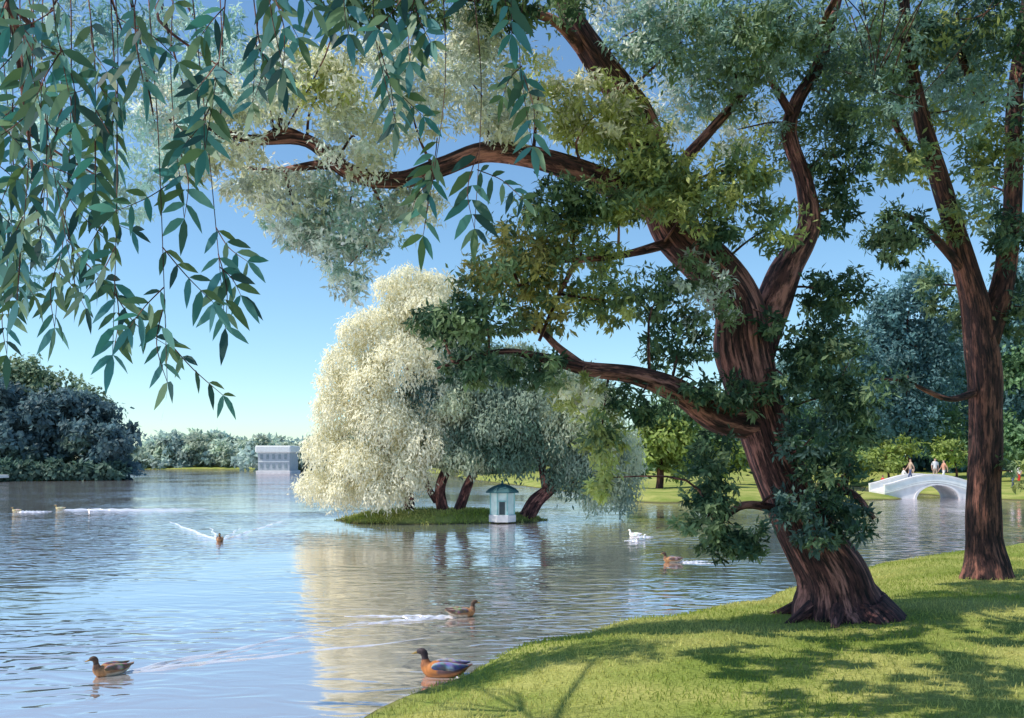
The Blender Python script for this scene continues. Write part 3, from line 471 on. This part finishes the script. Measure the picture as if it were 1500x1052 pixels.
prism('roof',[(.56,zb+.921),(.76,zb+.93),(.75,zb+.99),(.62,zb+1.1),(.42,zb+1.2),(.2,zb+1.28),(.06,zb+1.31),(.05,zb+1.42),(.01,zb+1.47)],M_GRN)
yf=hy-.54*math.cos(math.pi/8)
box('dark_doorway',hx-.13,hx+.11,yf-.025,yf-.002,zb+.02,zb+.56,M_DARK,E4,.005)  # dark slab; the doorway's inner shade is put into its colour
box('door_frame',hx-.17,hx+.15,yf-.03,yf-.002,zb+.561,zb+.61,M_TEAL,E4,.005)
for j in range(8):
    a=2*math.pi*j/8+math.pi/8; cx_,cy_=hx+.55*math.cos(a),hy+.55*math.sin(a); box('corner_post',cx_-.025,cx_+.025,cy_-.025,cy_+.025,zb+.002,zb+.915,M_TEAL,E4,.005)
# pavilion
px0,px1=377,425; d=152.; x0,x1=(px0-750)/F*d,(px1-750)/F*d; zw=.5
E5=empty('lakeside_pavilion',((x0+x1)/2,d+3,zw-.3),'white two-storey boat pavilion standing at the far shore','building')
box('base',x0-.1,x1+.1,d-.5,d+7,-.6,zw,M_STONE,E5,.05)
box('wall',x0+.1,x1-.1,d+.0,d+6,zw,zw+3.1,plain('grey_wall',(.44,.48,.51),.8,.1),E5,.03)
box('roof',x0-.3,x1+.2,d-.4,d+6.5,zw+3.1,zw+4.3,M_WH,E5,.2)
box('floor_band',x0+.12,x1-.12,d-.08,d-.01,zw+1.5,zw+1.7,M_WH,E5,.01)
for i in range(5):
    xx=x0+.5+(x1-x0-1.5)*i/4; box('window',xx,xx+.45,d-.05,d-.01,zw+2.0,zw+2.8,M_GLZ,E5,.01); box('window',xx,xx+.45,d-.05,d-.01,zw+.4,zw+1.2,M_GLZ,E5,.01)
# jetty
x0,x1=-66,-58; yj=100.3
E6=empty('jetty',((x0+x1)/2,yj,0),'low white landing stage at the wooded shore','jetty')
box('deck',x0-6,x1,yj-1.5,yj+2,.45,.80,M_WH,E6,.03)
for xx in np.arange(x0-5.5,x1,1.9): box('pile',xx,xx+.22,yj-1.3,yj-1.1,-.8,.449,M_WH,E6,.02)
box('railing',x0-6,x1-1.5,yj-1.4,yj-1.3,1.55,1.68,M_WH,E6,.01)
for xx in np.arange(x0-6,x1-1.4,1.5): box('railing_post',xx,xx+.12,yj-1.4,yj-1.3,.801,1.549,M_WH,E6,.01)
# ---------------- bridge
E7=empty('arched_footbridge',(28.6,61,0),'humped white stone footbridge with single arch over the channel','bridge')
xc,hw=28.5,3.3; xa,ra=28.8,1.45
def dz(x): return .48+.70*math.cos(math.pi*max(-1,min(1,(x-xc)/hw))/2)**1.3
xs=sorted(set(list(np.linspace(xc-hw,xc+hw,60))+list(xa+ra*np.cos(np.linspace(0,np.pi,25)))))
def slab(name,y0,y1,zb_,zt_,mat):
    v=[];f=[]
    for x in xs: v+=[(x,y0,zb_(x)),(x,y1,zb_(x)),(x,y1,zt_(x)),(x,y0,zt_(x))]
    for i in range(len(xs)-1):
        a=i*4; b_=a+4
        for j in range(4): f.append([a+j,a+(j+1)%4,b_+(j+1)%4,b_+j])
    f.append([0,3,2,1]); e_=4*(len(xs)-1); f.append([e_,e_+1,e_+2,e_+3]); return mesh_obj(name,v,f,mat,parent=E7)
arch=lambda x: (-.45 if abs(x-xa)>=ra-1e-6 else -.1+1.02*math.sqrt(max(0,1-((x-xa)/ra)**2)))
slab('arch_body',60,62.6,arch,dz,M_STONE)
for y0 in (59.93,62.4):
    slab('parapet',y0,y0+.25,lambda x:dz(x)+.001,lambda x:dz(x)+.40,M_WH); slab('coping',y0-.05,y0+.3,lambda x:dz(x)+.401,lambda x:dz(x)+.49,M_STONE)
slab('string_course',59.92,59.997,lambda x:dz(x)-.12,lambda x:dz(x)-.03,M_WH)
v=[];f=[]
for i,a in enumerate(np.linspace(0,np.pi,25)):
    c_,s_=math.cos(a),math.sin(a)
    for (k,kz,yy) in ((1.0,1.0,59.93),(1.12,1.1,59.93),(1.12,1.1,59.998),(1.0,1.0,59.998)): v.append((xa+ra*k*c_,yy,-.1+1.02*kz*s_))
for i in range(24):
    for j in range(4): f.append([i*4+j,i*4+(j+1)%4,i*4+4+(j+1)%4,i*4+4+j])
mesh_obj('arch_ring',v,f,M_STONE,parent=E7)
# ---------------- people
def person(x,y,z,yaw,shirt,trou,hair,pose,label,sc=1.0):
    J={'pel':(0,0,.95,.14,.11),'sp':(0,0,1.15,.13,.10),'ch':(0,0,1.35,.16,.11),'nk':(0,0,1.5,.055,.055),'hd':(0.01,0,1.6,.08,.085),'tp':(0.0,0,1.72,.075,.08)}
    st=.22 if pose=='walk' else .03
    for s,n_ in ((1,'l'),(-1,'r')):
        f_=st*s
        J['hip'+n_]=(0,.09*s,.88,.09,.09);J['kn'+n_]=(f_*.6+.03,.10*s,.5,.06,.06);J['an'+n_]=(f_-.02,.10*s,.09,.04,.04);J['to'+n_]=(f_+.14,.11*s,.04,.035,.03)
        J['sh'+n_]=(0,.18*s,1.42,.06,.06);J['el'+n_]=(-f_*.5-.03,.25*s,1.15,.042,.042);
        J['wr'+n_]=(-f_+.05,.25*s,.92,.03,.03) if pose!='lean' else (.28,.18*s,1.1,.03,.03); J['ha'+n_]=tuple(np.array(J['wr'+n_][:3])+np.array([.04,0,-.1]))+(.035,.025)
    E_=[('pel','sp'),('sp','ch'),('ch','nk'),('nk','hd'),('hd','tp')]
    for n_ in 'lr': E_+=[('pel','hip'+n_),('hip'+n_,'kn'+n_),('kn'+n_,'an'+n_),('an'+n_,'to'+n_),('ch','sh'+n_),('sh'+n_,'el'+n_),('el'+n_,'wr'+n_),('wr'+n_,'ha'+n_)]
    K=list(J); me=bpy.data.meshes.new('t'); me.from_pydata([J[k][:3] for k in K],[(K.index(a),K.index(b_)) for a,b_ in E_],[]); ob=bpy.data.objects.new('t',me); COL.objects.link(ob)
    ob.modifiers.new('s','SKIN')
    for i,k in enumerate(K):
        sv=me.skin_vertices[0].data[i]; sv.radius=J[k][3:5]; sv.use_root=(k=='pel')
    sb=ob.modifiers.new('u','SUBSURF'); sb.levels=1; sb.render_levels=1
    dg=bpy.context.evaluated_depsgraph_get(); ev=ob.evaluated_get(dg); m2=bpy.data.meshes.new_from_object(ev)
    bpy.data.objects.remove(ob); co=np.zeros(len(m2.vertices)*3); m2.vertices.foreach_get('co',co); co=co.reshape(-1,3)
    c=np.tile(np.array(trou),(len(co),1)); up=co[:,2]>.98; c[up]=shirt; 
    arm=(np.abs(co[:,1])>.2)&(co[:,2]<1.2)&(co[:,2]>.7); c[arm]=(.5,.3,.22); c[co[:,2]>1.49]=(.5,.3,.22); c[(co[:,2]>1.66)|((co[:,2]>1.56)&(co[:,0]<-.02))]=hair; c[co[:,2]<.07]=(.05,.04,.04)
    a=m2.color_attributes.new('col','FLOAT_COLOR','POINT'); cc=np.ones((len(co),4)); cc[:,:3]=c; a.data.foreach_set('color',cc.ravel()); m2.materials.clear(); m2.materials.append(M_PAINT)
    m2.polygons.foreach_set('use_smooth',[True]*len(m2.polygons))
    o_=bpy.data.objects.new('person',m2); COL.objects.link(o_); o_.location=(x,y,z); o_.rotation_euler=(0,0,math.radians(yaw)); o_.scale=(sc,)*3; tag(o_,label,'person',group='visitors strolling in the park'); return o_
RD=(.65,.04,.04);WT=(.75,.72,.7);BLu=(.08,.25,.55);TN=(.5,.35,.25);JN=(.08,.1,.2);BK=(.03,.03,.03);BR=(.12,.06,.03)
def pg(px,d,*a,**k): x=(px-750)/F*d; person(x,d,hz(x,d),*a,**k)
pg(1293,66,0,RD,RD,BR,'stand','standing person in a long red outfit on the lawn')
pg(1304,69,90,RD,JN,BK,'walk','walking person in a red top on the lawn')
pg(1324,72,180,WT,TN,BR,'walk','walking person in a white top on the lawn')
pg(1335,74,20,TN,JN,BR,'stand','standing person in tan clothes near the bridge')
pg(1484,66,200,WT,JN,BR,'walk','walking person in pale clothes beside the channel')
pg(1493,68,180,WT,RD,BK,'stand','standing person in white top and red trousers')
for x,c1,c2,pz in ((27.5,TN,JN,'walk'),(29.2,WT,TN,'stand'),(29.8,(.6,.3,.2),WT,'walk')): person(x,61.2,dz(x),180 if pz=='walk' else -90,c1,c2,BR,pz,'person crossing the white footbridge in light summer clothes',.93)
person(-59.6,100.3,.801,180,RD,WT,BK,'stand','person in a red top standing on the landing stage')
person(-58.7,100.6,.801,0,BLu,BLu,BR,'stand','person in blue clothes standing on the landing stage')
# ---------------- world, sun, camera
ts=Vector((-.56,-.14,.81)).normalized(); el=math.asin(ts.z); az_=math.atan2(ts.x,ts.y)
w=bpy.data.worlds.new('World'); scene.world=w; w.use_nodes=True; nt=w.node_tree; nt.nodes.clear()
o=nt.nodes.new('ShaderNodeOutputWorld'); bg=nt.nodes.new('ShaderNodeBackground'); sk=nt.nodes.new('ShaderNodeTexSky'); sk.sky_type='NISHITA'; sk.sun_disc=False
sk.sun_elevation=el; sk.sun_rotation=az_%(2*math.pi); sk.air_density=1.0; sk.dust_density=.2; sk.ozone_density=2.6; bg.inputs[1].default_value=.14
tn=nt.nodes.new('ShaderNodeMixRGB'); tn.blend_type='MULTIPLY'; tn.inputs[0].default_value=1; tn.inputs[2].default_value=(1.0,1.22,1.27,1)
nt.links.new(sk.outputs[0],tn.inputs[1]); nt.links.new(tn.outputs[0],bg.inputs[0]); nt.links.new(bg.outputs[0],o.inputs[0])
sd=bpy.data.lights.new('sun','SUN'); sd.energy=5; sd.angle=math.radians(.5); sd.color=(1,.94,.83); so=bpy.data.objects.new('sun',sd); COL.objects.link(so); so.rotation_euler=ts.to_track_quat('Z','Y').to_euler()
cam=bpy.data.cameras.new('camera'); cam.sensor_width=36; cam.lens=36*F/1500; cam.shift_y=(HY-526)/1500; cam.clip_end=5000; cam.clip_start=.1
co=bpy.data.objects.new('camera',cam); COL.objects.link(co); co.location=(0,0,H); co.rotation_euler=(math.pi/2,0,0); scene.camera=co
scene.view_settings.view_transform='Standard'; scene.view_settings.look='None'; scene.view_settings.exposure=0
